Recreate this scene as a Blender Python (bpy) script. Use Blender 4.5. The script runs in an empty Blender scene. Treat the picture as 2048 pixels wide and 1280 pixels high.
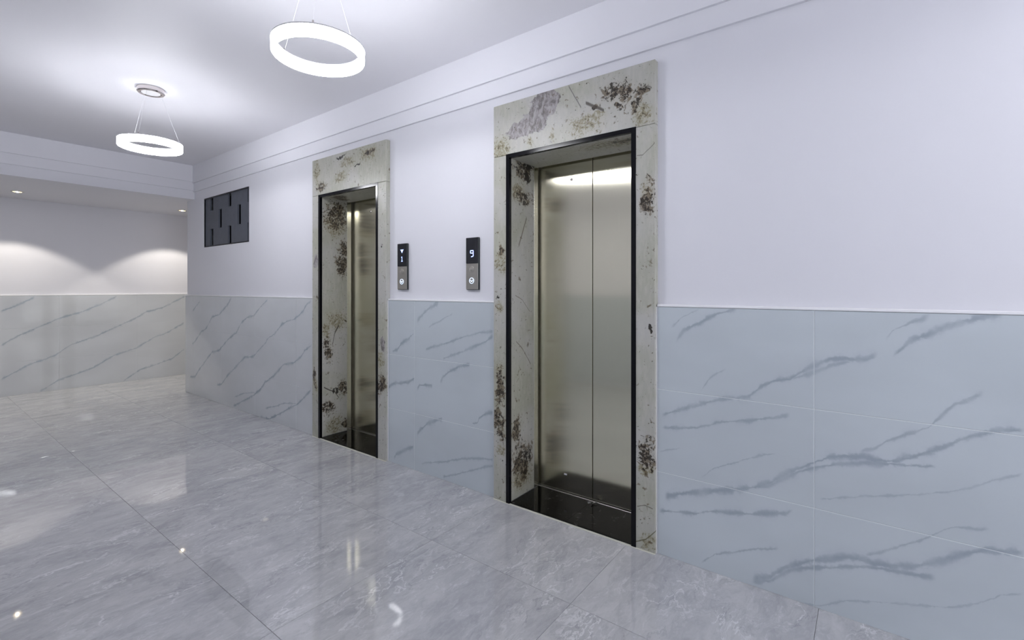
import bpy, bmesh, math, random
from mathutils import Vector

# ------------------------------------------------------------------ camera, world, exposure
S = bpy.context.scene
COL = S.collection
CAM_X, CAM_Z = -2.285, 1.288
cd = bpy.data.cameras.new('camera')
cam = bpy.data.objects.new('camera', cd)
COL.objects.link(cam)
cam.location = (CAM_X, 0.0, CAM_Z)
cam.rotation_euler = (math.pi / 2, 0, -0.924)
cd.sensor_width = 36.0
cd.lens = 946.68 / 2048 * 36.0
cd.shift_y = -(640 - 577.03) / 2048
cd.clip_start = 0.02
S.camera = cam
w = bpy.data.worlds.new('world')
S.world = w
w.use_nodes = True
w.node_tree.nodes['Background'].inputs[0].default_value = (.8, .85, 1, 1)
w.node_tree.nodes['Background'].inputs[1].default_value = 0.05
S.view_settings.view_transform = 'Standard'
S.view_settings.look = 'None'
S.view_settings.gamma = 1.0
S.view_settings.use_curve_mapping = False
S.view_settings.exposure = 0.38
RING_E = 42.0
DOWN_E = 42.0
ld = bpy.data.lights.new('added_fill_light', 'AREA')      # fill light added behind the camera to brighten the right side, no known source
ld.shape = 'RECTANGLE'; ld.size = 2.5; ld.size_y = 2.2; ld.energy = 32; ld.color = (.93, .95, 1.0)
lo = bpy.data.objects.new('added_fill_light', ld); COL.objects.link(lo)
lo.location = (-1.5, -3.93, 1.35); lo.rotation_euler = (math.radians(90), 0, 0)

# ------------------------------------------------------------------ node helpers
class NT:
    def __init__(s, name):
        s.m = bpy.data.materials.new(name)
        s.m.use_nodes = True
        s.t = s.m.node_tree
        s.n = s.t.nodes
        s.b = s.n['Principled BSDF']
        s._pos = None
    def new(s, typ, **kw):
        n = s.n.new(typ)
        for k, v in kw.items():
            setattr(n, k, v)
        return n
    def put(s, sock, v):
        if v is None:
            return
        if isinstance(v, bpy.types.NodeSocket):
            s.t.links.new(v, sock)
        else:
            if hasattr(sock.default_value, '__len__') and not hasattr(v, '__len__'):
                v = [v] * len(sock.default_value)
            if hasattr(v, '__len__') and len(sock.default_value) == 4 and len(v) == 3:
                v = tuple(v) + (1,)
            sock.default_value = v
    def math(s, op, a, b=None, c=None, clamp=False):
        n = s.new('ShaderNodeMath', operation=op, use_clamp=clamp)
        s.put(n.inputs[0], a); s.put(n.inputs[1], b); s.put(n.inputs[2], c)
        return n.outputs[0]
    def vmath(s, op, a, b=None):
        n = s.new('ShaderNodeVectorMath', operation=op)
        s.put(n.inputs[0], a); s.put(n.inputs[1], b)
        return n.outputs['Value'] if op in ('LENGTH', 'DISTANCE') else n.outputs[0]
    def pos(s):
        if s._pos is None:
            s._pos = s.new('ShaderNodeNewGeometry').outputs['Position']
        return s._pos
    def sep(s, v):
        n = s.new('ShaderNodeSeparateXYZ'); s.put(n.inputs[0], v)
        return n.outputs
    def comb(s, x=0, y=0, z=0):
        n = s.new('ShaderNodeCombineXYZ')
        s.put(n.inputs[0], x); s.put(n.inputs[1], y); s.put(n.inputs[2], z)
        return n.outputs[0]
    def noise(s, vec, scale, detail=3, rough=.5, dist=0, w=None, colour=False):
        n = s.new('ShaderNodeTexNoise')
        if w is not None:
            n.noise_dimensions = '4D'; s.put(n.inputs['W'], w)
        s.put(n.inputs['Vector'], vec); n.inputs['Scale'].default_value = scale
        n.inputs['Detail'].default_value = detail
        n.inputs['Roughness'].default_value = rough; n.inputs['Distortion'].default_value = dist
        return n.outputs['Color' if colour else 'Fac']
    def smooth(s, v, a, b, lo=0.0, hi=1.0):
        n = s.new('ShaderNodeMapRange', interpolation_type='SMOOTHSTEP')
        s.put(n.inputs['Value'], v)
        n.inputs['From Min'].default_value = a; n.inputs['From Max'].default_value = b
        n.inputs['To Min'].default_value = lo; n.inputs['To Max'].default_value = hi
        return n.outputs[0]
    def mix(s, f, a, b):
        n = s.new('ShaderNodeMix', data_type='RGBA')
        s.put(n.inputs[0], f); s.put(n.inputs[6], a); s.put(n.inputs[7], b)
        return n.outputs[2]
    def curve(s, v, pts):
        n = s.new('ShaderNodeFloatCurve')
        c = n.mapping.curves[0]
        pts = sorted(pts)
        while len(c.points) < len(pts):
            c.points.new(.5, .5)
        for i, (x, y) in enumerate(pts):
            c.points[i].location = (x, y)
        for p in c.points:
            p.handle_type = 'VECTOR'
        n.mapping.use_clip = False
        n.mapping.update()
        s.put(n.inputs['Value'], v)
        return n.outputs[0]
    def bump(s, h, strength=.1, dist=.01):
        n = s.new('ShaderNodeBump')
        n.inputs['Strength'].default_value = strength; n.inputs['Distance'].default_value = dist
        s.put(n.inputs['Height'], h)
        s.t.links.new(n.outputs[0], s.b.inputs['Normal'])
    def set(s, **kw):
        for k, v in kw.items():
            s.put(s.b.inputs[k.replace('_', ' ')], v)
        return s.m

def plain(name, c, rough=.5, metal=0.0, emit=None, strength=0.0, var=.04, scale=8.0):
    t = NT(name)
    f = t.noise(t.pos(), scale, 4)
    lo = tuple(x * (1 - var) for x in c); hi = tuple(min(1, x * (1 + var)) for x in c)
    t.set(Base_Color=t.mix(f, lo, hi), Roughness=rough, Metallic=metal)
    if emit:
        t.set(Emission_Color=emit, Emission_Strength=strength)
    return t.m

# traced vein lines on the wall tiles: (width, [(horizontal, height) in metres])
VEINS_RIGHT = [
    (1.00, [(0.804,0.676),(0.658,0.739),(0.535,0.789),(0.415,0.822),(0.398,0.839),(0.376,0.866),(0.323,0.894),(0.261,0.915),(0.221,0.948),(0.172,0.982),(0.125,1.007),(0.07,1.016),(0.018,1.015),(-0.012,1.027),(-0.027,1.042)]),
    (0.70, [(0.261,0.913),(0.201,0.939),(0.163,0.96),(0.107,0.988),(0.053,1.007)]),
    (0.90, [(0.736,1.034),(0.697,1.09),(0.62,1.133),(0.547,1.174),(0.465,1.198)]),
    (0.40, [(0.76,1.097),(0.71,1.149),(0.627,1.191)]),
    (1.00, [(-0.067,1.031),(-0.095,1.065),(-0.115,1.097),(-0.177,1.127),(-0.236,1.16),(-0.293,1.184),(-0.361,1.201)]),
    (0.60, [(-0.046,1.093),(-0.067,1.131),(-0.115,1.159),(-0.177,1.189)]),
    (0.40, [(0.62,0.816),(0.583,0.878),(0.553,0.901),(0.509,0.927)]),
    (0.80, [(0.804,0.612),(0.633,0.645),(0.547,0.682),(0.365,0.729),(0.302,0.747),(0.261,0.766)]),
    (0.50, [(0.62,0.414),(0.559,0.476),(0.477,0.517),(0.387,0.564),(0.312,0.593)]),
    (1.20, [(0.79,0.285),(0.658,0.34),(0.477,0.399),(0.398,0.428),(0.333,0.466),(0.271,0.522),(0.221,0.557),(0.172,0.591),(0.125,0.618),(0.07,0.635),(0.018,0.643),(-0.017,0.638),(-0.067,0.643),(-0.123,0.669),(-0.177,0.703),(-0.236,0.745),(-0.286,0.779),(-0.334,0.802),(-0.41,0.823)]),
    (0.90, [(0.398,0.428),(0.333,0.454),(0.261,0.516),(0.172,0.569),(0.088,0.598),(0.018,0.619),(-0.067,0.633),(-0.192,0.651)]),
    (0.60, [(0.035,0.659),(-0.017,0.68),(-0.05,0.713),(-0.115,0.757),(-0.169,0.787),(-0.207,0.839),(-0.236,0.878),(-0.314,0.933)]),
    (0.45, [(0.163,0.442),(0.018,0.49),(-0.162,0.545),(-0.279,0.596),(-0.334,0.638),(-0.407,0.678)]),
    (0.35, [(0.818,0.496),(0.763,0.514),(0.71,0.539)]),
    (0.90, [(0.818,0.21),(0.646,0.243),(0.571,0.274),(0.42,0.307),(0.281,0.349),(0.249,0.373)]),
    (0.60, [(0.62,0.026),(0.559,0.085),(0.477,0.122),(0.387,0.168),(0.302,0.194)]),
    (1.20, [(0.409,0.03),(0.333,0.066),(0.281,0.124),(0.241,0.15),(0.172,0.193),(0.088,0.23),(0.035,0.246),(-0.017,0.241),(-0.067,0.252),(-0.123,0.272),(-0.177,0.301),(-0.214,0.324),(-0.272,0.369),(-0.321,0.395),(-0.41,0.418)]),
    (0.90, [(0.409,0.02),(0.333,0.051),(0.261,0.122),(0.163,0.166),(0.018,0.22),(-0.067,0.237),(-0.192,0.252)]),
    (0.50, [(0.018,0.263),(-0.034,0.291),(-0.099,0.342),(-0.169,0.389),(-0.207,0.429),(-0.236,0.448),(-0.328,0.468)]),
    (0.40, [(0.221,-0.002),(0.163,0.01),(0.07,0.069),(-0.099,0.126),(-0.214,0.158),(-0.293,0.199),(-0.348,0.25),(-0.407,0.282)]),
]
VEINS_MID = [
    (1.20, [(2.552,1.058),(2.485,1.112),(2.419,1.154),(2.332,1.193)]),
    (1.00, [(2.821,0.823),(2.763,0.838),(2.723,0.888),(2.644,0.925),(2.582,0.97)]),
    (0.80, [(2.463,0.861),(2.376,0.893),(2.266,0.92),(2.159,0.956),(2.082,0.98),(1.983,1.004),(1.853,1.025)]),
    (0.90, [(2.293,0.816),(2.199,0.848),(2.095,0.885),(2.008,0.92),(1.911,0.959),(1.853,0.994)]),
    (1.00, [(2.32,0.652),(2.293,0.69),(2.252,0.718),(2.159,0.771),(2.045,0.806)]),
    (1.00, [(2.871,0.549),(2.804,0.587),(2.739,0.599),(2.644,0.614),(2.574,0.648)]),
    (1.00, [(2.552,0.579),(2.522,0.611),(2.391,0.624)]),
    (1.30, [(2.552,0.257),(2.492,0.314),(2.434,0.359),(2.293,0.412)]),
    (1.10, [(2.032,0.423),(1.983,0.436),(1.969,0.471),(1.911,0.507),(1.853,0.523)]),
    (1.00, [(2.804,0.034),(2.779,0.066),(2.691,0.116),(2.582,0.169)]),
    (0.70, [(2.507,0.063),(2.293,0.12),(2.082,0.19),(1.983,0.207),(1.853,0.233)]),
    (0.70, [(2.293,0.023),(2.159,0.069),(2.008,0.133),(1.853,0.195)]),
    (0.40, [(2.434,1.023),(2.32,1.068),(2.199,1.126)]),
]
VEINS_LEFT = [
    (0.80, [(6.616,0.997),(6.471,1.086),(6.366,1.138)]),
    (1.00, [(6.616,0.603),(6.507,0.66),(6.331,0.776),(6.195,0.818),(6.03,0.961),(5.84,0.994),(5.628,1.104),(5.511,1.196)]),
    (1.00, [(6.69,0.197),(6.525,0.219),(6.401,0.317),(6.195,0.448),(6.03,0.557),(5.84,0.592),(5.598,0.733),(5.398,0.821),(5.287,0.926),(5.153,0.987),(4.998,1.016),(4.873,1.097),(4.704,1.187)]),
    (1.00, [(5.902,0.202),(5.778,0.217),(5.598,0.348),(5.37,0.473),(5.206,0.572),(5.023,0.591),(4.873,0.686),(4.751,0.753),(4.728,0.789),(4.588,0.844),(4.431,0.953),(4.345,0.978),(4.218,1.005),(4.076,1.074),(3.998,1.15),(3.921,1.182)]),
    (1.10, [(5.482,0.019),(5.233,0.112),(4.998,0.205),(4.873,0.275),(4.775,0.357),(4.588,0.447),(4.409,0.572),(4.218,0.607),(4.096,0.671),(4.037,0.729),(3.911,0.796)]),
    (0.70, [(5.454,0.118),(5.233,0.192),(4.972,0.232)]),
    (1.10, [(4.873,-0.065),(4.681,0.013),(4.475,0.098),(4.281,0.183),(4.157,0.234),(4.096,0.274),(3.998,0.346),(3.921,0.398)]),
    (0.70, [(4.775,0.102),(4.543,0.16),(4.388,0.211),(4.157,0.239)]),
]
VEINS_BACK = [
    (1.00, [(-1.464,1.013),(-1.336,1.079),(-1.168,1.182)]),
    (1.00, [(-1.464,0.607),(-1.303,0.722),(-1.219,0.764),(-0.956,0.906),(-0.731,0.984),(-0.534,1.081),(-0.368,1.184)]),
    (1.00, [(-1.464,0.202),(-1.219,0.356),(-0.992,0.438),(-0.845,0.56),(-0.614,0.642),(-0.41,0.745),(-0.152,0.879),(-0.039,0.957),(0.148,1.007),(0.444,1.174)]),
    (1.00, [(-1.133,0.005),(-0.956,0.124),(-0.77,0.184),(-0.614,0.24),(-0.41,0.372),(-0.152,0.453),(0.054,0.587),(0.196,0.633),(0.432,0.777)]),
    (1.00, [(-0.305,0.01),(-0.107,0.145),(0.077,0.19),(0.269,0.252),(0.432,0.38)]),
]

# mineral clusters on the marble slabs: (kind, centre u, centre z, radius u, radius z)
BL_LR = [('g', 1.473, 2.328, 0.085, 0.076), ('g', 1.525, 2.253, 0.076, 0.06), ('g', 1.667, 2.214, 0.064, 0.042), ('g', 1.591, 2.233, 0.05, 0.041), ('b', 1.053, 2.29, 0.051, 0.039), ('b', 0.98, 2.284, 0.037, 0.056), ('b', 0.897, 2.269, 0.045, 0.029), ('b', 0.927, 2.198, 0.036, 0.026), ('b', 1.031, 2.219, 0.019, 0.012), ('y', 1.133, 2.193, 0.03, 0.037), ('y', 1.223, 2.163, 0.09, 0.05), ('y', 0.885, 2.139, 0.047, 0.046), ('y', 1.782, 2.13, 0.054, 0.064), ('y', 1.566, 2.139, 0.021, 0.027), ('y', 1.407, 2.136, 0.014, 0.033), ('b', 1.15, 2.249, 0.04, 0.015)]
LN_LR = [(1.309, 2.392), (1.233, 2.256), (1.205, 2.275), (1.099, 2.21)]
BL_RR = [('b', 0.87, 1.722, 0.03, 0.059), ('d', 0.847, 1.105, 0.012, 0.022), ('b', 0.865, 0.485, 0.032, 0.078), ('y', 0.875, 0.4, 0.035, 0.025), ('y', 0.85, 0.047, 0.03, 0.034), ('y', 0.875, 1.759, 0.025, 0.039), ('b', 0.855, 1.818, 0.015, 0.02)]
LN_RR = [(0.921, 1.946), (0.893, 1.944), (0.83, 1.994), (0.932, 0.028), (0.875, 0.059), (0.82, 0.12), (0.919, 0.209), (0.88, 0.224), (0.84, 0.216)]
BL_RL = [('y', 1.779, 1.446, 0.031, 0.073), ('b', 1.779, 1.521, 0.019, 0.03), ('d', 1.806, 1.224, 0.019, 0.012), ('y', 1.794, 1.17, 0.031, 0.024), ('b', 1.79, 0.702, 0.035, 0.109), ('b', 1.787, 0.46, 0.035, 0.103), ('y', 1.787, 0.308, 0.031, 0.03), ('y', 1.79, 0.799, 0.027, 0.03)]
BL_JR = [('b', 0.106, 2.027, 0.087, 0.062), ('d', 0.16, 2.06, 0.044, 0.025), ('d', 0.149, 1.986, 0.044, 0.032), ('b', 0.106, 1.853, 0.076, 0.05), ('y', 0.064, 1.88, 0.063, 0.049), ('b', 0.033, 0.423, 0.036, 0.067), ('b', 0.095, 0.221, 0.092, 0.112), ('y', 0.095, 0.128, 0.098, 0.068), ('d', 0.149, 0.237, 0.038, 0.038)]
JRL = [(0.143, 1.732), (0.106, 1.653), (0.059, 1.55), (0.023, 1.248), (0.095, 1.217), (0.176, 1.142), (0.033, 0.967), (0.095, 0.915), (0.182, 0.814)]
BL_LL = [('d', 3.461, 2.366, 0.056, 0.012), ('d', 3.236, 2.273, 0.033, 0.008), ('y', 3.082, 2.326, 0.099, 0.046), ('b', 3.069, 2.339, 0.049, 0.023), ('y', 3.454, 2.21, 0.084, 0.037), ('b', 3.742, 2.157, 0.076, 0.043), ('y', 3.812, 2.291, 0.039, 0.104), ('y', 3.35, 2.304, 0.081, 0.04)]
BL_LLS = [('g', 3.82, 1.518, 0.031, 0.048), ('b', 3.804, 1.206, 0.023, 0.013), ('b', 3.848, 0.523, 0.016, 0.096), ('y', 3.828, 0.452, 0.024, 0.052)]
BL_LRS = [('g', 2.906, 0.869, 0.024, 0.041), ('b', 2.929, 0.57, 0.041, 0.075), ('y', 2.935, 0.75, 0.036, 0.053), ('d', 2.917, 1.618, 0.009, 0.006)]
BL_JL = [('b', 0.124, 1.94, 0.1, 0.12), ('y', 0.104, 1.849, 0.09, 0.088), ('b', 0.204, 1.635, 0.056, 0.081), ('b', 0.184, 1.499, 0.061, 0.09), ('y', 0.124, 1.009, 0.09, 0.08), ('y', 0.032, 0.909, 0.038, 0.061), ('b', 0.042, 0.751, 0.034, 0.087), ('d', 0.104, 0.378, 0.034, 0.022), ('b', 0.199, 0.398, 0.051, 0.063), ('b', 0.042, 0.263, 0.058, 0.052), ('y', 0.095, 0.084, 0.079, 0.075), ('b', 0.214, 0.079, 0.041, 0.036)]
JLL = [(0.144, 0.963), (0.104, 0.899), (0.08, 0.791), (-0.001, 0.431), (0.104, 0.378), (0.144, 0.318)]


def vein_material(name, axis, u0, u1, veins, base=(.55, .60, .635), diag=0.0, flip=False):
    """grey glazed porcelain with traced veins; axis 0/1 = horizontal world axis of the wall"""
    t = NT(name)
    P = t.sep(t.pos())
    u, z = P[axis], P[2]
    wob = t.noise(t.pos(), 22, 4, .6)
    wob2 = t.noise(t.pos(), 60, 3, .6)
    un = t.math('DIVIDE', t.math('SUBTRACT', u, u0), u1 - u0)
    total = None
    for wd, pts in veins:
        pn = [((a - u0) / (u1 - u0), min(.999, max(.001, b / 1.25))) for a, b in pts]
        pn.sort()
        q = [pn[0]]
        for p in pn[1:]:
            if p[0] > q[-1][0] + .0015:
                q.append(p)
        a0, a1 = q[0][0], q[-1][0]
        zc = t.math('MULTIPLY', t.curve(un, q), 1.25)
        zc = t.math('ADD', zc, t.math('MULTIPLY', t.math('SUBTRACT', wob, .5), .022))
        d = t.math('ABSOLUTE', t.math('SUBTRACT', z, zc))
        # steep veins need a wider vertical tolerance
        L = abs(a1 - a0) * (u1 - u0); H = abs(q[-1][1] - q[0][1]) * 1.25
        k = math.sqrt(1 + (H / max(L, .01)) ** 2)
        hw = t.math('MULTIPLY', t.smooth(t.noise(t.pos(), 13, 3, .6), .33, .68, .45, 2.3), .0066 * wd * k)
        m = t.smooth(t.math('DIVIDE', t.math('ADD', d, t.math('MULTIPLY', t.math('SUBTRACT', wob2, .5), .008)), hw), 1.7, .1)
        e = .012
        ends = t.math('MULTIPLY', t.smooth(un, a0 - .001, a0 + e), t.smooth(un, a1 + .001, a1 - e))
        m = t.math('MULTIPLY', m, ends)
        halo = t.math('MULTIPLY', t.smooth(t.math('DIVIDE', d, hw), 3.2, .5, 0, .14), ends)
        m = t.math('MULTIPLY', t.math('MAXIMUM', m, halo), .35 + .62 * min(1, wd))
        total = m if total is None else t.math('MAXIMUM', total, m)
    cloud = t.noise(t.vmath('MULTIPLY', t.pos(), (1.2, 1.2, 2.5)), 1.1, 3, .5, .0)
    b = t.mix(t.smooth(cloud, .3, .7), tuple(c * .955 for c in base), tuple(c * 1.045 for c in base))
    vc = (.34, .385, .44)
    dens = t.smooth(t.noise(t.pos(), 9, 4, .6), .3, .6, .55, 1.0)
    c = b if total is None else t.mix(t.math('MULTIPLY', total, dens), b, vc)
    t.set(Base_Color=c, Roughness=.045, Specular_IOR_Level=.5)
    return t.m

def surround_material(name, axis, blobs, lines=(), u0=0, u1=1, seed=0.0, vaxis=2):
    """cream breccia marble with brown clusters; positions are traced on the slabs"""
    t = NT(name)
    P = t.sep(t.pos())
    u, z = P[axis], P[vaxis]
    wv = t.noise(t.pos(), 10, 5, .65, 0, colour=True)
    wsh = t.vmath('MULTIPLY', t.vmath('SUBTRACT', wv, (.5, .5, .5)), (.13, .13, .13))
    S2 = t.sep(wsh)
    uu = t.math('ADD', u, S2[0]); zz = t.math('ADD', z, S2[1])
    masks = {}
    for kind, cu, cz, ru, rz in blobs:
        a = t.math('DIVIDE', t.math('SUBTRACT', uu, cu), ru)
        b = t.math('DIVIDE', t.math('SUBTRACT', zz, cz), rz)
        d = t.vmath('LENGTH', t.comb(a, b, 0))
        m = t.smooth(d, 1.75, .5)
        masks[kind] = m if kind not in masks else t.math('MAXIMUM', masks[kind], m)
    big = t.noise(t.pos(), 2.4, 4, .55, .6, w=seed)
    grain = t.noise(t.vmath('MULTIPLY', t.pos(), (26, 26, 7)), 2.0, 4, .6, .4, w=seed)
    base = t.mix(t.smooth(big, .38, .62), (.40, .40, .325), (.475, .47, .44))
    base = t.mix(t.smooth(grain, .42, .66, 0, .35), base, (.56, .545, .49))
    fine = t.noise(t.pos(), 62, 5, .66, .5, w=seed + 3)
    mid = t.noise(t.pos(), 26, 4, .6, .8, w=seed + 5)
    c = base
    if 'g' in masks:
        st = t.noise(t.vmath('MULTIPLY', t.pos(), (22, 22, 12)), 1.6, 6, .7, .6)
        gcol = t.mix(t.smooth(st, .36, .64), (.11, .095, .095), (.40, .37, .38))
        sharp = t.smooth(t.math('ADD', masks['g'], t.math('MULTIPLY', t.math('SUBTRACT', t.noise(t.pos(), 16, 6, .7, .5), .5), 2.2)), .36, .5, 0, .88)
        c = t.mix(sharp, c, gcol)
    if 'y' in masks:
        v = t.math('ADD', t.math('MULTIPLY', masks['y'], .17), fine)
        c = t.mix(t.smooth(v, .6, .7, 0, .75), c, (.19, .165, .085))
        c = t.mix(t.math('MULTIPLY', masks['y'], .35), c, (.36, .33, .22))
        c = t.mix(t.math('MULTIPLY', masks['y'], t.smooth(v, .72, .8, 0, .8)), c, (.06, .045, .025))
    if 'b' in masks:
        c = t.mix(t.math('MULTIPLY', masks['b'], .35), c, (.33, .28, .19))
        v = t.math('ADD', t.math('MULTIPLY', masks['b'], .18), mid)
        c = t.mix(t.smooth(v, .61, .68, 0, .75), c, (.12, .085, .045))
        v = t.math('ADD', t.math('MULTIPLY', masks['b'], .175), fine)
        c = t.mix(t.smooth(v, .63, .70, 0, .93), c, (.02, .014, .01))
    if 'd' in masks:
        v = t.math('ADD', t.math('MULTIPLY', masks['d'], .30), mid)
        c = t.mix(t.smooth(v, .68, .76, 0, .95), c, (.018, .014, .012))
    # sparse natural specks everywhere
    sp = t.noise(t.pos(), 70, 3, .5, .2, w=seed + 9)
    c = t.mix(t.smooth(sp, .74, .79, 0, .6), c, (.10, .08, .05))
    for wd, col, pts in lines:
        un = t.math('DIVIDE', t.math('SUBTRACT', u, u0), u1 - u0)
        q = sorted(((a - u0) / (u1 - u0), b / 2.5) for a, b in pts)
        zc = t.math('MULTIPLY', t.curve(un, q), 2.5)
        zc = t.math('ADD', zc, t.math('MULTIPLY', S2[2], .13))
        slope = abs((q[-1][1] - q[0][1]) * 2.5 / ((q[-1][0] - q[0][0]) * (u1 - u0)))
        d = t.math('ABSOLUTE', t.math('SUBTRACT', z, zc))
        m = t.smooth(d, wd * math.sqrt(1 + slope ** 2), wd * .3)
        m = t.math('MULTIPLY', m, t.math('MULTIPLY', t.math('GREATER_THAN', un, q[0][0]), t.math('LESS_THAN', un, q[-1][0])))
        c = t.mix(t.math('MULTIPLY', m, .85), c, col)
    t.set(Base_Color=c, Roughness=.38, Specular_IOR_Level=.35)
    return t.m

# ------------------------------------------------------------------ mesh helpers
def new_obj(name, me, mat=None, parent=None, **props):
    o = bpy.data.objects.new(name, me)
    COL.objects.link(o)
    if mat is not None and me is not None and not me.materials:
        me.materials.append(mat)
    if parent is not None:
        o.parent = parent
    for k, v in props.items():
        o[k] = v
    return o

def bm_mesh(bm, name, smooth=False):
    bmesh.ops.recalc_face_normals(bm, faces=bm.faces)
    me = bpy.data.meshes.new(name)
    bm.to_mesh(me); bm.free()
    if smooth:
        for p in me.polygons:
            p.use_smooth = True
    return me

def add_box(bm, a, b):
    v = [bm.verts.new((x, y, z)) for x in (a[0], b[0]) for y in (a[1], b[1]) for z in (a[2], b[2])]
    for f in ((0, 1, 3, 2), (4, 6, 7, 5), (0, 4, 5, 1), (2, 3, 7, 6), (0, 2, 6, 4), (1, 5, 7, 3)):
        bm.faces.new([v[i] for i in f])

def box(name, a, b, mat, parent=None, bevel=0.0, **props):
    """box between world corners a and b; origin at its centre (relative to parent when parent sits at its own place)"""
    a, b = Vector(a), Vector(b)
    lo = Vector([min(p, q) for p, q in zip(a, b)]); hi = Vector([max(p, q) for p, q in zip(a, b)])
    c = (lo + hi) / 2; h = (hi - lo) / 2
    bm = bmesh.new()
    add_box(bm, -h, h)
    if bevel:
        bmesh.ops.bevel(bm, geom=list(bm.edges), offset=min(bevel, min(h) * .9), segments=1, affect='EDGES')
    o = new_obj(name, bm_mesh(bm, name), mat, parent, **props)
    o.location = c - (parent.location if parent is not None else Vector((0, 0, 0)))
    return o

def ring_lathe(bm, prof, n=96, close=True):
    """revolve closed profile [(r, z)] about z"""
    rows = []
    for i in range(n):
        a = 2 * math.pi * i / n
        rows.append([bm.verts.new((r * math.cos(a), r * math.sin(a), z)) for r, z in prof])
    m = len(prof)
    for i in range(n):
        p, q = rows[i], rows[(i + 1) % n]
        for j in range(m if close else m - 1):
            k = (j + 1) % m
            if prof[j][0] < 1e-6 and prof[k][0] < 1e-6:
                continue
            bm.faces.new((p[j], q[j], q[k], p[k]))

def lathe(name, prof, mat, parent=None, loc=(0, 0, 0), n=96, close=True, rot=None, smooth=True, **props):
    bm = bmesh.new()
    ring_lathe(bm, prof, n, close)
    bmesh.ops.remove_doubles(bm, verts=bm.verts, dist=1e-6)
    me = bm_mesh(bm, name)
    if smooth:
        for p in me.polygons:
            p.use_smooth = True
        me.set_sharp_from_angle(angle=math.radians(40))
    o = new_obj(name, me, mat, parent, **props)
    o.location = loc
    if rot:
        o.rotation_euler = rot
    return o

def rod(name, p, q, r, mat, parent=None, n=6, **props):
    p, q = Vector(p), Vector(q)
    d = q - p
    bm = bmesh.new()
    bmesh.ops.create_cone(bm, cap_ends=True, segments=n, radius1=r, radius2=r, depth=d.length)
    o = new_obj(name, bm_mesh(bm, name, True), mat, parent, **props)
    o.location = (p + q) / 2
    o.rotation_mode = 'QUATERNION'
    o.rotation_quaternion = Vector((0, 0, 1)).rotation_difference(d)
    return o

def grid_wall(name, axis, t0, t1, ub, zb, hole, mat, parent=None, **props):
    """slab with rectangular holes; axis = 'x' (wall plane x=t0..t1, u is y) or 'y'"""
    bm = bmesh.new()
    V = {}
    def vert(t, i, j):
        k = (t, i, j)
        if k not in V:
            V[k] = bm.verts.new((t, ub[i], zb[j]) if axis == 'x' else (ub[i], t, zb[j]))
        return V[k]
    nu, nz = len(ub) - 1, len(zb) - 1
    solid = lambda i, j: 0 <= i < nu and 0 <= j < nz and not hole((ub[i] + ub[i + 1]) / 2, (zb[j] + zb[j + 1]) / 2)
    for i in range(nu):
        for j in range(nz):
            if not solid(i, j):
                continue
            for t in (t0, t1):
                bm.faces.new((vert(t, i, j), vert(t, i + 1, j), vert(t, i + 1, j + 1), vert(t, i, j + 1)))
            for (di, dj), (a, b) in (((-1, 0), ((i, j), (i, j + 1))), ((1, 0), ((i + 1, j), (i + 1, j + 1))),
                                     ((0, -1), ((i, j), (i + 1, j))), ((0, 1), ((i, j + 1), (i + 1, j + 1)))):
                if not solid(i + di, j + dj):
                    bm.faces.new((vert(t0, *a), vert(t0, *b), vert(t1, *b), vert(t1, *a)))
    return new_obj(name, bm_mesh(bm, name), mat, parent, **props)

def empty(name, loc, label, cat, group=None):
    o = bpy.data.objects.new(name, None)
    COL.objects.link(o)
    o.location = loc
    o.empty_display_size = .1
    o['label'] = label; o['category'] = cat
    if group:
        o['group'] = group
    return o

ST = dict(kind='structure')

# ------------------------------------------------------------------ materials
def paint(name, c, rough=.55, bump=.05):
    t = NT(name)
    f = t.noise(t.pos(), 1.3, 4, .5)
    t.set(Base_Color=t.mix(f, tuple(x * .97 for x in c), tuple(min(1, x * 1.02) for x in c)), Roughness=rough, Specular_IOR_Level=.3)
    t.bump(t.noise(t.pos(), 160, 3, .6), bump, .002)
    return t.m

M_WALL = paint('white_wall_paint', (.77, .77, .815))
M_CEIL = paint('white_ceiling_paint', (.83, .825, .87), .6)
M_TRIM = paint('white_moulding_paint', (.77, .77, .815), .45)
M_CAP = plain('white_cap', (.90, .90, .92), .4)
M_GROUT = plain('pale_grout', (.70, .73, .74), .6)
M_FGROUT = plain('dark_floor_grout', (.43, .425, .43), .6)
M_GROUT2 = plain('grey_grout', (.60, .62, .64), .6)
M_CAULK = plain('cream_caulk', (.62, .62, .54), .5)
M_BLACK = plain('black_metal_trim', (.004, .004, .006), .14, .0)
M_BLACK.node_tree.nodes['Principled BSDF'].inputs['IOR'].default_value = 1.28
M_VOID = plain('black_void', (.008, .008, .01), .8)
M_ALU = plain('aluminium', (.55, .54, .50), .35, 1.0)
M_CHROME = plain('chrome', (.62, .58, .57), .08, 1.0)
M_WIRE = plain('steel_wire', (.8, .8, .83), .6, .0)
M_CHANNEL = plain('white_channel', (.62, .62, .64), .35, .3)
M_DIFF = plain('lit_diffuser', (.9, .9, .9), .4, 0, (.945, .955, 1.0), RING_E)
M_LENS = plain('lit_downlight_lens', (.9, .8, .6), .4, 0, (1.0, .72, .33), 2.6)
M_BULB = plain('lit_bulb', (.9, .9, .8), .4, 0, (1.0, .93, .80), 60.0)
M_DTRIM = plain('downlight_trim', (.75, .72, .66), .35)
M_GLASS = plain('black_display_glass', (.012, .013, .017), .12)
M_HOUSE = plain('dark_housing', (.05, .055, .055), .35, .6)
M_GLYPH = plain('lit_blue_white_digits', (.2, .3, .8), .4, 0, (.32, .42, 1.0), 2.2)
M_GLYPH2 = plain('lit_white_button_mark', (.5, .6, .9), .4, 0, (.62, .74, 1.0), 1.8)
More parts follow.
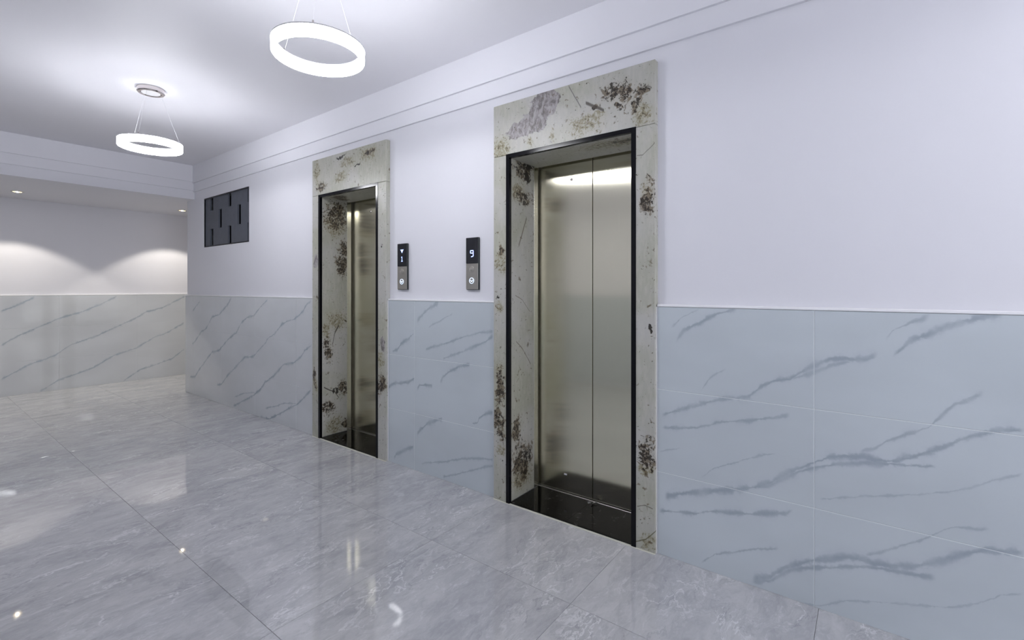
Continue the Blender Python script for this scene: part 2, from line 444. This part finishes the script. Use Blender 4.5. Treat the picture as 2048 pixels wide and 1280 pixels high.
M_SLATE = plain('dark_slate_plate', (.085, .095, .118), .5, .0, var=.2, scale=14)
M_TAPE = plain('clear_tape', (.25, .25, .235), .3)

def steel(name, c, rough, aniso, rot=0.0):
    t = NT(name)
    P = t.vmath('MULTIPLY', t.pos(), (40, 40, .35))
    br = t.noise(P, 9, 4, .7)
    tg = t.new('ShaderNodeTangent', direction_type='RADIAL', axis='Z')
    t.set(Base_Color=t.mix(br, tuple(x * .93 for x in c), tuple(x * 1.06 for x in c)), Metallic=1.0,
          Roughness=t.smooth(br, .2, .8, rough * .94, rough * 1.06), Anisotropic=aniso, Anisotropic_Rotation=rot)
    t.t.links.new(tg.outputs[0], t.b.inputs['Tangent'])
    return t.m
M_DOOR = steel('brushed_door_steel', (.76, .73, .585), .18, 1.0, 0.0)
M_JAMBSTEEL = steel('brushed_jamb_steel', (.62, .60, .51), .2, .8, 0.0)
M_PLATE = steel('brushed_faceplate', (.50, .48, .43), .32, .3)

def granite():
    t = NT('black_marble_threshold')
    n = t.noise(t.pos(), 9, 6, .65, 1.5)
    n2 = t.noise(t.pos(), 34, 5, .6, .8)
    c = t.mix(t.smooth(n2, .5, .75, 0, .8), (.0022, .002, .0018), (.011, .0085, .006))
    dust = t.math('MULTIPLY', t.smooth(n, .54, .66), t.smooth(n2, .42, .6))
    c = t.mix(t.math('MULTIPLY', dust, .35), c, (.13, .125, .12))
    t.set(Base_Color=c, Roughness=t.smooth(dust, 0, 1, .08, .4), IOR=1.22)
    return t.m
M_GRANITE = granite()

def floor_material():
    t = NT('grey_polished_marble_floor')
    oi = t.new('ShaderNodeObjectInfo')
    rnd = t.math('MULTIPLY', oi.outputs['Random'], 30.0)
    R = t.new('ShaderNodeMapping'); t.put(R.inputs['Vector'], t.pos())
    R.inputs['Rotation'].default_value = (0, 0, .55)
    R.inputs['Scale'].default_value = (1.0, 2.3, 1.0)
    v = R.outputs[0]
    warp = t.vmath('MULTIPLY', t.vmath('SUBTRACT', t.noise(v, 2.2, 5, .6, 0, w=rnd, colour=True), (.5, .5, .5)), (.55, .55, .55))
    vw = t.vmath('ADD', v, warp)
    clouds = t.noise(vw, 2.4, 7, .62, .4, w=rnd)
    fine = t.noise(vw, 11.0, 6, .68, .6, w=rnd)
    base = t.mix(t.smooth(clouds, .33, .67), (.395, .40, .42), (.515, .517, .53))
    base = t.mix(t.smooth(fine, .42, .66, 0, .38), base, (.60, .602, .615))
    base = t.mix(t.smooth(fine, .48, .32, 0, .28), base, (.32, .322, .345))
    # thin pale veins where warped noise fields cross their middle value
    patch = t.smooth(t.noise(v, 1.5, 3, .5, 0, w=t.math('ADD', rnd, 3.0)), .42, .6)
    for k, (sc, wdt, st, col) in enumerate(((1.7, .010, .55, (.78, .79, .80)), (3.8, .016, .38, (.68, .69, .71)), (2.6, .011, .32, (.20, .20, .225)))):
        vn = t.noise(vw, sc, 5, .58, .5, w=t.math('ADD', rnd, 7.0 + 5 * k))
        r = t.math('ABSOLUTE', t.math('SUBTRACT', vn, .5))
        vm = t.math('MULTIPLY', t.smooth(r, wdt, wdt * .1), patch if k != 1 else t.smooth(fine, .4, .6))
        base = t.mix(t.math('MULTIPLY', vm, st), base, col)
    t.set(Base_Color=base, Roughness=t.smooth(fine, .3, .7, .025, .045), Specular_IOR_Level=.85)
    return t.m
M_FLOOR = floor_material()

def rows(name, axis, u0, u1, veins, **kw):
    """one material per row of tiles, holding only the veins that cross that row"""
    out = []
    for r in range(3):
        lo, hi = .4 * r - .04, .4 * r + .44
        sel = [v for v in veins if max(p[1] for p in v[1]) > lo and min(p[1] for p in v[1]) < hi]
        out.append(vein_material('%s_row_%d' % (name, r), axis, u0, u1, sel, **kw))
    return out
M_V = {'R': rows('porcelain_right_section', 1, -.7, 1.0, VEINS_RIGHT),
       'M': rows('porcelain_between_lifts', 1, 1.75, 2.95, VEINS_MID),
       'L': rows('porcelain_left_section', 1, 3.8, 7.0, VEINS_LEFT, base=(.62, .64, .66)),  # base colour lightened to make up for weak light on this section
       'B': rows('porcelain_far_wall', 0, -1.6, .6, VEINS_BACK, base=(.56, .58, .60)),
       'P': [vein_material('porcelain_plain', 1, -.05, 1.05, [], base=(.55, .585, .62))] * 3}

# ------------------------------------------------------------------ room shell
ZC = 2.782          # lobby ceiling
ZS = 2.378          # corridor soffit
YB, YE, YF = 6.60, 6.83, 8.25     # beam face, end of the lift wall, far wall
XL, XR = -3.05, 0.0
YN = -4.0
CXL, CXR = -5.2, 3.2
OFF = 2.043
LIFT_C = [1.333, 1.333 + OFF]
OPEN = [(c - .405, c + .405) for c in LIFT_C]
FR = [(c - .505, c + .505) for c in LIFT_C]
VENT = (5.16, 6.316, 1.775, 2.355)

floor = box('floor', (CXL, YN, -.12), (CXR, YF, -.003), M_FGROUT, None, **ST)

def in_hole(y, z):
    for a, b in OPEN:
        if a < y < b and z < 2.09:
            return True
    return VENT[0] < y < VENT[1] and VENT[2] < z < VENT[3]
yb = sorted([YN, YE] + [v for o in OPEN for v in o] + list(VENT[:2]))
wall_right = grid_wall('wall_right', 'x', 0.0, .27, yb, [-.012, VENT[2], 2.09, VENT[3], ZC], in_hole, M_WALL, **ST)
wall_return = box('wall_return', (.27, YE - .2, -.012), (CXR, YE, ZC), M_WALL, None, **ST)
wall_back = box('wall_back', (CXL, YF, -.012), (CXR, YF + .15, ZS + .3), M_WALL, None, **ST)
wall_left = box('wall_left', (XL - .2, YN, -.012), (XL, YE, ZC), M_WALL, None, **ST)
wall_front = box('wall_front', (XL - .2, YN - .15, -.012), (.27, YN, ZC), M_WALL, None, **ST)
box('wall_corridor_left', (CXL, YE - .2, -.012), (XL - .2, YE, ZC), M_WALL, None, **ST)
box('wall_corridor_end_left', (CXL - .15, YE - .2, -.012), (CXL, YF + .15, ZS + .3), M_WALL, None, **ST)
box('wall_corridor_end_right', (CXR, YE - .2, -.012), (CXR + .15, YF + .15, ZS + .3), M_WALL, None, **ST)
ceiling = box('ceiling', (XL - .2, YN, ZC), (.27, YB + .02, ZC + .12), M_CEIL, None, **ST)
beam = box('ceiling_beam', (XL, YB, ZS), (XR, YE, ZC), M_WALL, None, **ST)
box('ceiling_corridor', (CXL, YE, ZS), (CXR, YF, ZS + .3), M_WALL, None, **ST)

# two-step cornice on the lift wall, the beam and the left wall
Z1, Z2 = 2.572, 2.468
def cornice(n, pts):
    bm = bmesh.new()
    for a, b in pts:
        add_box(bm, a, b)
    return new_obj('trim_%d' % n, bm_mesh(bm, 'cornice'), M_TRIM, None, **ST)
cornice(1, [((-.032, YN, Z1), (0, YB, ZC)), ((-.016, YN, Z2), (0, YB, Z1))])
cornice(2, [((XL + .032, YB - .032, Z1 + .015), (-.032, YB, ZC)), ((XL + .016, YB - .016, Z2 + .015), (-.016, YB, Z1 + .015))])
cornice(3, [((XL, YN, Z1), (XL + .032, YB - .032, ZC)), ((XL, YN, Z2), (XL + .016, YB - .016, Z1))])

# ------------------------------------------------------------------ wall tiles (0.8 x 0.4, three rows)
GAP = .0012
TT = .022
mesh_cache = {}
def tile(axis, parent, t_face, t_back, u0, u1, z0, z1, mat, bev=.0012):
    su, sz, st = round(u1 - u0, 4), round(z1 - z0, 4), round(abs(t_face - t_back), 4)
    key = (axis, su, sz, st, mat.name)
    if key not in mesh_cache:
        bm = bmesh.new()
        h = (st / 2, su / 2, sz / 2) if axis == 'x' else (su / 2, st / 2, sz / 2)
        add_box(bm, [-v for v in h], h)
        bmesh.ops.bevel(bm, geom=list(bm.edges), offset=bev, segments=1, affect='EDGES')
        me = bm_mesh(bm, 'tile'); me.materials.append(mat)
        mesh_cache[key] = me
    o = bpy.data.objects.new('tile', mesh_cache[key]); COL.objects.link(o)
    o.parent = parent
    tc, uc, zc = (t_face + t_back) / 2, (u0 + u1) / 2, (z0 + z1) / 2
    loc = Vector((tc, uc, zc) if axis == 'x' else (uc, tc, zc))
    o.location = loc - parent.location
    return o

def tile_run(axis, parent, face, back, u0, u1, phase, mat):
    """all tiles of one wall section between u0 and u1, joints at phase + .8 k"""
    k = math.floor((u0 - phase) / .8)
    cuts = [u0]
    while phase + .8 * k <= u1:
        v = phase + .8 * k
        if v > u0 + .02 and v < u1 - .02:
            cuts.append(v)
        k += 1
    cuts.append(u1)
    for a, b in zip(cuts, cuts[1:]):
        for r in range(3):
            tile(axis, parent, face, back, a + GAP, b - GAP, .4 * r + GAP, .4 * (r + 1) - GAP, mat[r])

def grout(name, a, b, parent, mat=None):
    return box(name, a, b, mat or M_GROUT, parent)

SECT = [(YN, FR[0][0] - .004, 'R'), (FR[0][1] + .004, FR[1][0] - .004, 'M'), (FR[1][1] + .004, YE, 'L')]
for a, b, k in SECT:
    if k == 'R':
        tile_run('x', wall_right, -TT, -.004, -.622, b, .178, M_V['R'])
        tile_run('x', wall_right, -TT, -.004, YN, -.622, .178, M_V['P'])
    else:
        tile_run('x', wall_right, -TT, -.004, a, b, .178, M_V[k])
    grout('grout', (-.0208, a + .001, 0), (-.0001, b - .001, 1.199), wall_right, M_GROUT2 if k == 'L' else M_GROUT)
    box('tile_cap', (-TT - .003, a, 1.2), (-.0001, b, 1.212), M_CAP, wall_right, .002)
# pale sealant lines beside the lift surrounds
for y in (FR[0][0] - .004, FR[0][1] + .0, FR[1][0] - .004, FR[1][1] + .0):
    box('sealant', (-TT - .002, y, 0), (-.0001, y + .004, 1.2), M_CAP, wall_right)

tile_run('y', wall_back, YF - TT, YF - .004, -1.75, .97, -1.75, M_V['B'])
tile_run('y', wall_back, YF - TT, YF - .004, CXL, -1.75, -1.75, M_V['P'])
tile_run('y', wall_back, YF - TT, YF - .004, .97, CXR, .97, M_V['P'])
grout('grout', (CXL, YF - .0208, 0), (CXR, YF - .0001, 1.199), wall_back, M_GROUT2)
box('tile_cap', (CXL, YF - TT - .001, 1.2), (CXR, YF - .0001, 1.212), M_CAP, wall_back, .002)
tile_run('x', wall_left, XL + TT, XL + .004, YN, YE, .178, M_V['P'])
grout('grout', (XL + .0001, YN, 0), (XL + .0208, YE, 1.199), wall_left)
box('tile_cap', (XL + .0001, YN, 1.2), (XL + TT + .001, YE, 1.212), M_CAP, wall_left, .002)

# ------------------------------------------------------------------ floor tiles (0.81 m)
FG = .0008
def floor_tile(x0, x1, y0, y1):
    sx, sy = round(x1 - x0, 4), round(y1 - y0, 4)
    key = ('f', sx, sy)
    if key not in mesh_cache:
        bm = bmesh.new()
        add_box(bm, (-sx / 2, -sy / 2, -.0015), (sx / 2, sy / 2, .0015))
        bmesh.ops.bevel(bm, geom=list(bm.edges), offset=.0004, segments=1, affect='EDGES')
        me = bm_mesh(bm, 'tile'); me.materials.append(M_FLOOR)
        mesh_cache[key] = me
    o = bpy.data.objects.new('tile', mesh_cache[key]); COL.objects.link(o)
    o.parent = floor
    o.location = Vector(((x0 + x1) / 2, (y0 + y1) / 2, -.0015)) - floor.location
PX, PY, FP = -1.41, .975, .812
def floor_area(x0, x1, y0, y1):
    def cuts(p, a, b):
        k = math.ceil((a - p) / FP); c = [a]
        while p + FP * k < b - 1e-6:
            if p + FP * k > a + 1e-6:
                c.append(p + FP * k)
            k += 1
        return c + [b]
    cx, cy = cuts(PX, x0, x1), cuts(PY, y0, y1)
    for a, b in zip(cx, cx[1:]):
        for c, d in zip(cy, cy[1:]):
            if b - a > .01 and d - c > .01:
                floor_tile(a + FG, b - FG, c + FG, d - FG)
floor_area(XL, XR, YN, YE)
floor_area(CXL, CXR, YE, YF)

# ------------------------------------------------------------------ lifts
LIFTS = [
    dict(c=LIFT_C[0], label='steel elevator nearer the camera, grey blotch on its tall cream marble lintel',
         lintel=BL_LR, lines_l=[(.0045, (.14, .13, .13), [LN_LR[0], LN_LR[1]]), (.012, (.06, .05, .04), [LN_LR[2], LN_LR[3]])],
         sr=BL_RR, sr_lines=[(.0035, (.16, .15, .13), LN_RR[0:3]), (.004, (.10, .09, .04), LN_RR[3:6]), (.0035, (.14, .13, .10), LN_RR[6:9])],
         sl=BL_RL, sl_lines=[], j=BL_JR, j_lines=[(.006, (.08, .05, .03), JRL[0:3]), (.003, (.17, .14, .10), JRL[3:6]), (.004, (.15, .12, .09), JRL[6:9])],
         key=.145, seed=1.0),
    dict(c=LIFT_C[1], label='steel elevator farther from the camera, between the dark vent and the call panels',
         lintel=BL_LL, lines_l=[], sr=BL_LRS, sr_lines=[], sl=BL_LLS, sl_lines=[],
         j=BL_JL, j_lines=[(.007, (.04, .03, .02), JLL[0:3]), (.006, (.03, .02, .015), JLL[3:6])], key=.123, seed=4.0)]
for n, L in enumerate(LIFTS):
    c = L['c']
    E = empty('elevator', (0, c, 0), L['label'], 'elevator', 'elevators in the lobby wall')
    f0, f1, o0, o1 = c - .505, c + .505, c - .405, c + .405
    mk = lambda nm, ax, b, l, u0, u1: surround_material('cream_marble_%s_%d' % (nm, n), ax, b, l, u0, u1, L['seed'])
    m_l = mk('lintel', 1, L['lintel'], L['lines_l'], f0, f1)
    m_sr = mk('right', 1, L['sr'], L['sr_lines'], f0, f1)
    m_sl = mk('left', 1, L['sl'], L['sl_lines'], f0, f1)
    m_j = mk('jamb', 0, L['j'], L['j_lines'], -.05, .3)
    sb = [('b', .06, 1.05, .035, .07), ('y', .07, 1.12, .06, .16)] if n == 0 else [('b', .06, 3.62, .05, .08), ('b', .14, 3.68, .05, .05)]
    m_s = surround_material('cream_marble_soffit_%d' % n, 0, sb, [], 0, 1, L['seed'], vaxis=1)
    fx = -.038
    box('lintel', (fx, f0, 2.089), (-.0002, f1, 2.40), m_l, E, .0022)
    box('side_slab', (fx, f0, 0.0), (-.0002, o0, 2.0875), m_sr, E, .0022)
    box('side_slab', (fx, o1, 0.0), (-.0002, f1, 2.0875), m_sl, E, .0022)
    # jamb and soffit slabs inside the opening
    box('jamb_slab', (-.018, o1 - .02, .009), (.225, o1 - .0002, 2.07), m_j, E, .001)
    box('jamb_slab', (-.018, o0 + .0002, .009), (.225, o0 + .02, 2.07), m_j, E, .001)
    box('soffit_slab', (-.018, o0 + .0205, 2.0695), (.262, o1 - .0205, 2.0895), m_s, E, .001)
    # black edge trim
    box('edge_trim', (fx - .003, o1 - .022, 0.0), (-.0182, o1 + .003, 2.092), M_BLACK, E, .001)
    box('edge_trim', (fx - .003, o0 - .003, 0.0), (-.0182, o0 + .022, 2.092), M_BLACK, E, .001)
    box('edge_trim', (fx - .003, o0 + .022, 2.068), (-.0182, o1 - .022, 2.092), M_BLACK, E, .001)
    # steel return, door frame head
    box('steel_jamb', (.2252, o1 - .021, .009), (.268, o1 - .0002, 2.0695), M_JAMBSTEEL, E, .001)
    box('steel_jamb', (.2252, o0 + .0002, .009), (.268, o0 + .021, 2.0695), M_JAMBSTEEL, E, .001)
    # floor of the opening
    box('threshold_slab', (-.030, c + .0008, -.01), (.274, o1 - .022, .008), M_GRANITE, E, .001, label='black polished marble threshold slab')
    box('threshold_slab', (-.030, o0 + .022, -.01), (.274, c - .0008, .008), M_GRANITE, E, .001, label='black polished marble threshold slab')
    box('threshold_edge', (fx - .006, f0, -.01), (-.0305, f1, .003), M_CAULK, E, .001)
    box('sill_track', (.2745, o0 + .01, -.01), (.283, o1 - .01, .011), M_ALU, E, .001)
    # doors
    for s in (-1, 1):
        y0, y1 = (c + .0018, o1 + .045) if s > 0 else (o0 - .045, c - .0018)
        d = box('door_panel', (.288, y0, .014), (.318, y1, 2.13), M_DOOR, E, .0015)
        if s > 0:
            k = lathe('keyhole', [(0.0, -.002), (.0085, -.002), (.0095, 0.0), (.0095, .002), (.0058, .003), (.0055, .0005), (0.0, .0005)], M_CHROME, d,
                      n=24, rot=(0, -math.pi / 2, 0))
            k.location = Vector((.2865, c + L['key'], 1.966)) - Vector((0, c, 0)) - d.location
            if n == 0:
                sc = box('scuff_sticker', (.2862, 1.512, .118), (.2876, 1.532, .128), M_CAP, None, .0006)
                sc.parent = d
                sc.location = sc.location - Vector((0, c, 0)) - d.location
    box('door_light_block', (.319, o0 - .1, 0), (.36, o1 + .1, 2.2), M_VOID, E)  # unseen black sheet added behind the doors to stop light leaks
    if n == 1:
        b = lathe('bolt', [(0, 0), (.006, 0), (.006, .003), (0, .004)], M_CHROME, E, n=16, rot=(0, -math.pi / 2, 0))
        b.location = (fx, 2.917 - c, 1.617)

# crumpled clear tape by the sill
random.seed(7)
bm = bmesh.new()
pr = None
for i in range(7):
    x = .266 - i * .008; y = 1.290 + i * .006 + random.uniform(-.004, .004); z = .0135 + random.uniform(0, .009)
    a = bm.verts.new((x, y, z)); b = bm.verts.new((x + .005, y + .006, z + random.uniform(0, .008)))
    a2 = bm.verts.new((x, y, z - .001)); b2 = bm.verts.new((x + .005, y + .006, b.co.z - .001))
    if pr:
        bm.faces.new((pr[0], pr[1], b, a)); bm.faces.new((pr[2], pr[3], b2, a2))
    pr = (a, b, a2, b2)
tp = new_obj('tape_scrap', bm_mesh(bm, 'tape'), M_TAPE)
tp.location = (0, 0, 0)
tp['label'] = 'crumpled scrap of clear tape on the black sill of the nearer elevator'
tp['category'] = 'tape scrap'

# ------------------------------------------------------------------ call panels
def glyph(name, polys, y, z, x, mat, parent, depth=.0008):
    bm = bmesh.new()
    for poly in polys:
        f = [bm.verts.new((x, y - u, z + v)) for u, v in poly]
        g = [bm.verts.new((x + depth, y - u, z + v)) for u, v in poly]
        bm.faces.new(f); bm.faces.new(g[::-1])
        for i in range(len(f)):
            j = (i + 1) % len(f)
            bm.faces.new((f[i], g[i], g[j], f[j]))
    o = new_obj(name, bm_mesh(bm, name), mat, parent)
    return o
def rect(u0, v0, u1, v1):
    return [(u0, v0), (u1, v0), (u1, v1), (u0, v1)]
def thickline(pts, t):
    out = []
    for (a, b), (c, d) in zip(pts, pts[1:]):
        l = math.hypot(c - a, d - b); nx, ny = -(d - b) / l * t / 2, (c - a) / l * t / 2
        out.append([(a - nx, b - ny), (c - nx, d - ny), (c + nx, d + ny), (a + nx, b + ny)])
    return out

def call_panel(yc, label, kind):
    P = empty('call_panel', (0, yc, 1.28), label, 'call panel', 'elevator call panels on the white wall')
    y0, y1, z0, z1, zm = yc - .052, yc + .052, 1.279, 1.615, 1.449
    x = -.020
    box('housing', (x + .002, y0, z0), (-.0002, y1, z1), M_HOUSE, P, .003)
    g = box('display', (x - .001, y0 + .001, zm + .001), (x + .0018, y1 - .001, z1 - .001), M_GLASS, P, .0008)
    s = box('faceplate', (x - .001, y0 + .001, z0 + .004), (x + .0018, y1 - .001, zm - .001), M_PLATE, P, .0008)
    lp = P.location
    def local(o, parent):
        o.parent = parent
        off = Vector((0, yc, 1.28)) + (parent.location if parent is not P else Vector((0, 0, 0)))
        o.location = o.location - off
    if kind == 9:
        d = glyph('lit_digit', thickline([(.012, .004), (-.012, .004), (-.012, .020), (.012, .020), (.012, -.016), (-.006, -.020)], .0055), yc, 1.511, x - .0016, M_GLYPH, None)
        local(d, g)
    else:
        d = glyph('lit_digit', thickline([(-.007, .010), (0, .016), (0, -.017)], .0045) + [rect(-.009, -.019, .009, -.015)], yc, 1.503, x - .0016, M_GLYPH, None)
        local(d, g)
        a = glyph('lit_arrow', [[(-.017, .016), (0, -.010), (.017, .016)]], yc, 1.555, x - .0016, M_GLYPH, None)
        local(a, g)
    for nm, zz, lit in (('up_button', 1.412, False), ('down_button', 1.338, True)):
        b = lathe(nm, [(0, 0), (.019, 0), (.019, .002), (.017, .0028), (0, .0028)], M_PLATE, P, n=32, rot=(0, -math.pi / 2, 0))
        b.location = (x - .0008, 0, zz - 1.28)
        rg = lathe('button_ring', [(.0168, .0027), (.0188, .0027), (.0188, .0036), (.0168, .0036)], M_GLYPH2 if lit else M_CHROME, b, n=32)
        sgn = -1 if lit else 1
        # arrow in the button's own frame: local -Z axis of the rotated lathe is world +X
        bm = bmesh.new()
        for poly in thickline([(-.0092, -.0038 * sgn), (0, .0072 * sgn), (.0092, -.0038 * sgn)], .0034 if lit else .0028):
            f = [bm.verts.new((v, -u, .0029)) for u, v in poly]; h = [bm.verts.new((v, -u, .0036)) for u, v in poly]
            bm.faces.new(f[::-1]); bm.faces.new(h)
            for i in range(4):
                j = (i + 1) % 4
                bm.faces.new((f[i], f[j], h[j], h[i]))
        new_obj('arrow_mark', bm_mesh(bm, 'arrow'), M_GLYPH2 if lit else M_CHROME, b)
    return P
call_panel(2.712, 'call panel beside the farther elevator, display showing an arrow above a digit', 1)
call_panel(2.032, 'call panel beside the nearer elevator, display showing a blue 9', 9)

# ------------------------------------------------------------------ slotted vent in the wall
VE = empty('vent_panel', (0, (VENT[0] + VENT[1]) / 2, VENT[2]), 'dark slate slotted vent panel recessed high in the white wall', 'vent')
vo = Vector(VE.location)
cols = [(6.082, 6.172, 'A'), (5.856, 5.936, 'B'), (5.611, 5.688, 'A'), (5.377, 5.455, 'B'), (5.175, 5.222, 'A')]
zr = {'A': [(2.198, 2.341), (1.789, 1.984)], 'B': [(1.981, 2.193)]}
e = .0135
ub = sorted([VENT[0] + .001, VENT[1] - .001] + [v for a, b, k in cols for v in (a, b)])
zb = sorted({VENT[2] + .001, VENT[3] - .001, 2.198, 2.341, 1.789, 1.984, 1.981, 2.193})
def slot(y, z):
    return any(a < y < b and any(p < z < q for p, q in zr[k]) for a, b, k in cols)
pl = grid_wall('slotted_plate', 'x', .012, .030, ub, zb, slot, M_SLATE, VE)
pl.location = -vo
box('backing', (.110, VENT[0], VENT[2]), (.120, VENT[1], VENT[3]), M_VOID, VE)
for nm, a, b in (('frame', (.002, VENT[0] + .0005, VENT[2] + .0005), (.0115, VENT[1] - .0005, VENT[2] + .013)),
                 ('frame', (.002, VENT[0] + .0005, VENT[3] - .013), (.0115, VENT[1] - .0005, VENT[3] - .0005)),
                 ('frame', (.002, VENT[0] + .0005, VENT[2] + .0132), (.0115, VENT[0] + .013, VENT[3] - .0132)),
                 ('frame', (.002, VENT[1] - .013, VENT[2] + .0132), (.0115, VENT[1] - .0005, VENT[3] - .0132))):
    box(nm, a, b, M_BLACK, VE, .001)

# ------------------------------------------------------------------ ring pendants
def ring_pendant(x, y, label, zr=2.36):
    P = empty('ring_pendant', (x, y, ZC), label, 'pendant lamp', 'round LED pendants on the ceiling')
    zb_, zt = zr - .027 - ZC, zr + .027 - ZC
    lathe('channel', [(.1765, zt - .006), (.1985, zt - .006), (.1985, zt), (.1765, zt)], M_CHANNEL, P)
    lathe('diffuser', [(.180, zb_), (.195, zb_), (.197, zb_ + .003), (.197, zt - .0062), (.178, zt - .0062), (.178, zb_ + .003)], M_DIFF, P)
    lathe('canopy', [(0, -.001), (.086, -.001), (.086, -.030), (.080, -.036), (.066, -.036), (.062, -.030), (0, -.030)], M_CHROME, P, n=48)
    lathe('canopy_plate', [(0, -.0302), (.058, -.0302), (.058, -.033), (0, -.033)], M_CHANNEL, P, n=40)
    for k in range(3):
        a = math.radians(112 + 120 * k)
        p = (.060 * math.cos(a), .060 * math.sin(a), -.033)
        q = (.1875 * math.cos(a), .1875 * math.sin(a), zt)
        rod('wire', p, q, .0004, M_WIRE, P)
        lathe('wire_clip', [(0, 0), (.004, 0), (.004, .014), (0, .016)], M_CHROME, P, loc=q, n=12)
    return P
ring_pendant(-1.10, 1.99, 'lit white ring pendant nearest the camera, close to the top edge of the photo')
ring_pendant(-1.087, 4.29, 'lit white ring pendant farther away, hanging from a visible chrome ceiling canopy')
ring_pendant(-1.125, -1.3, 'lit white ring pendant behind the camera, out of the picture')
ring_pendant(-1.125, -3.3, 'lit white ring pendant further behind the camera, out of the picture')

# ------------------------------------------------------------------ downlights in the corridor soffit
def downlight(x, y, label):
    P = empty('downlight', (x, y, ZS), label, 'downlight', 'warm downlights in the corridor soffit')
    lathe('bezel', [(.036, -.0002), (.056, -.0002), (.055, -.004), (.046, -.007), (.038, -.005)], M_DTRIM, P, n=40)
    lathe('lens', [(0, -.0008), (.0375, -.0008), (.0375, -.0035), (0, -.006)], M_LENS, P, n=32)
    lathe('bulb', [(0, -.0062), (.013, -.0058), (.013, -.0072), (0, -.0085)], M_BULB, P, n=20)
    ld = bpy.data.lights.new('downlight_beam', 'SPOT')
    ld.energy = DOWN_E; ld.color = (1.0, .93, .82); ld.spot_size = math.radians(104); ld.spot_blend = .22; ld.shadow_soft_size = .03
    lo = bpy.data.objects.new('downlight_beam', ld); COL.objects.link(lo)
    lo.parent = P; lo.location = (0, 0, -.012)
downlight(-1.39, 7.64, 'warm downlight at the left end of the corridor soffit, above the left scallop of light')
downlight(.215, 7.66, 'warm downlight in the soffit beside the end of the elevator wall')
downlight(-3.0, 7.64, 'warm downlight further along the corridor to the left, out of the picture')
downlight(1.82, 7.66, 'warm downlight round the corner behind the elevator wall, out of the picture')
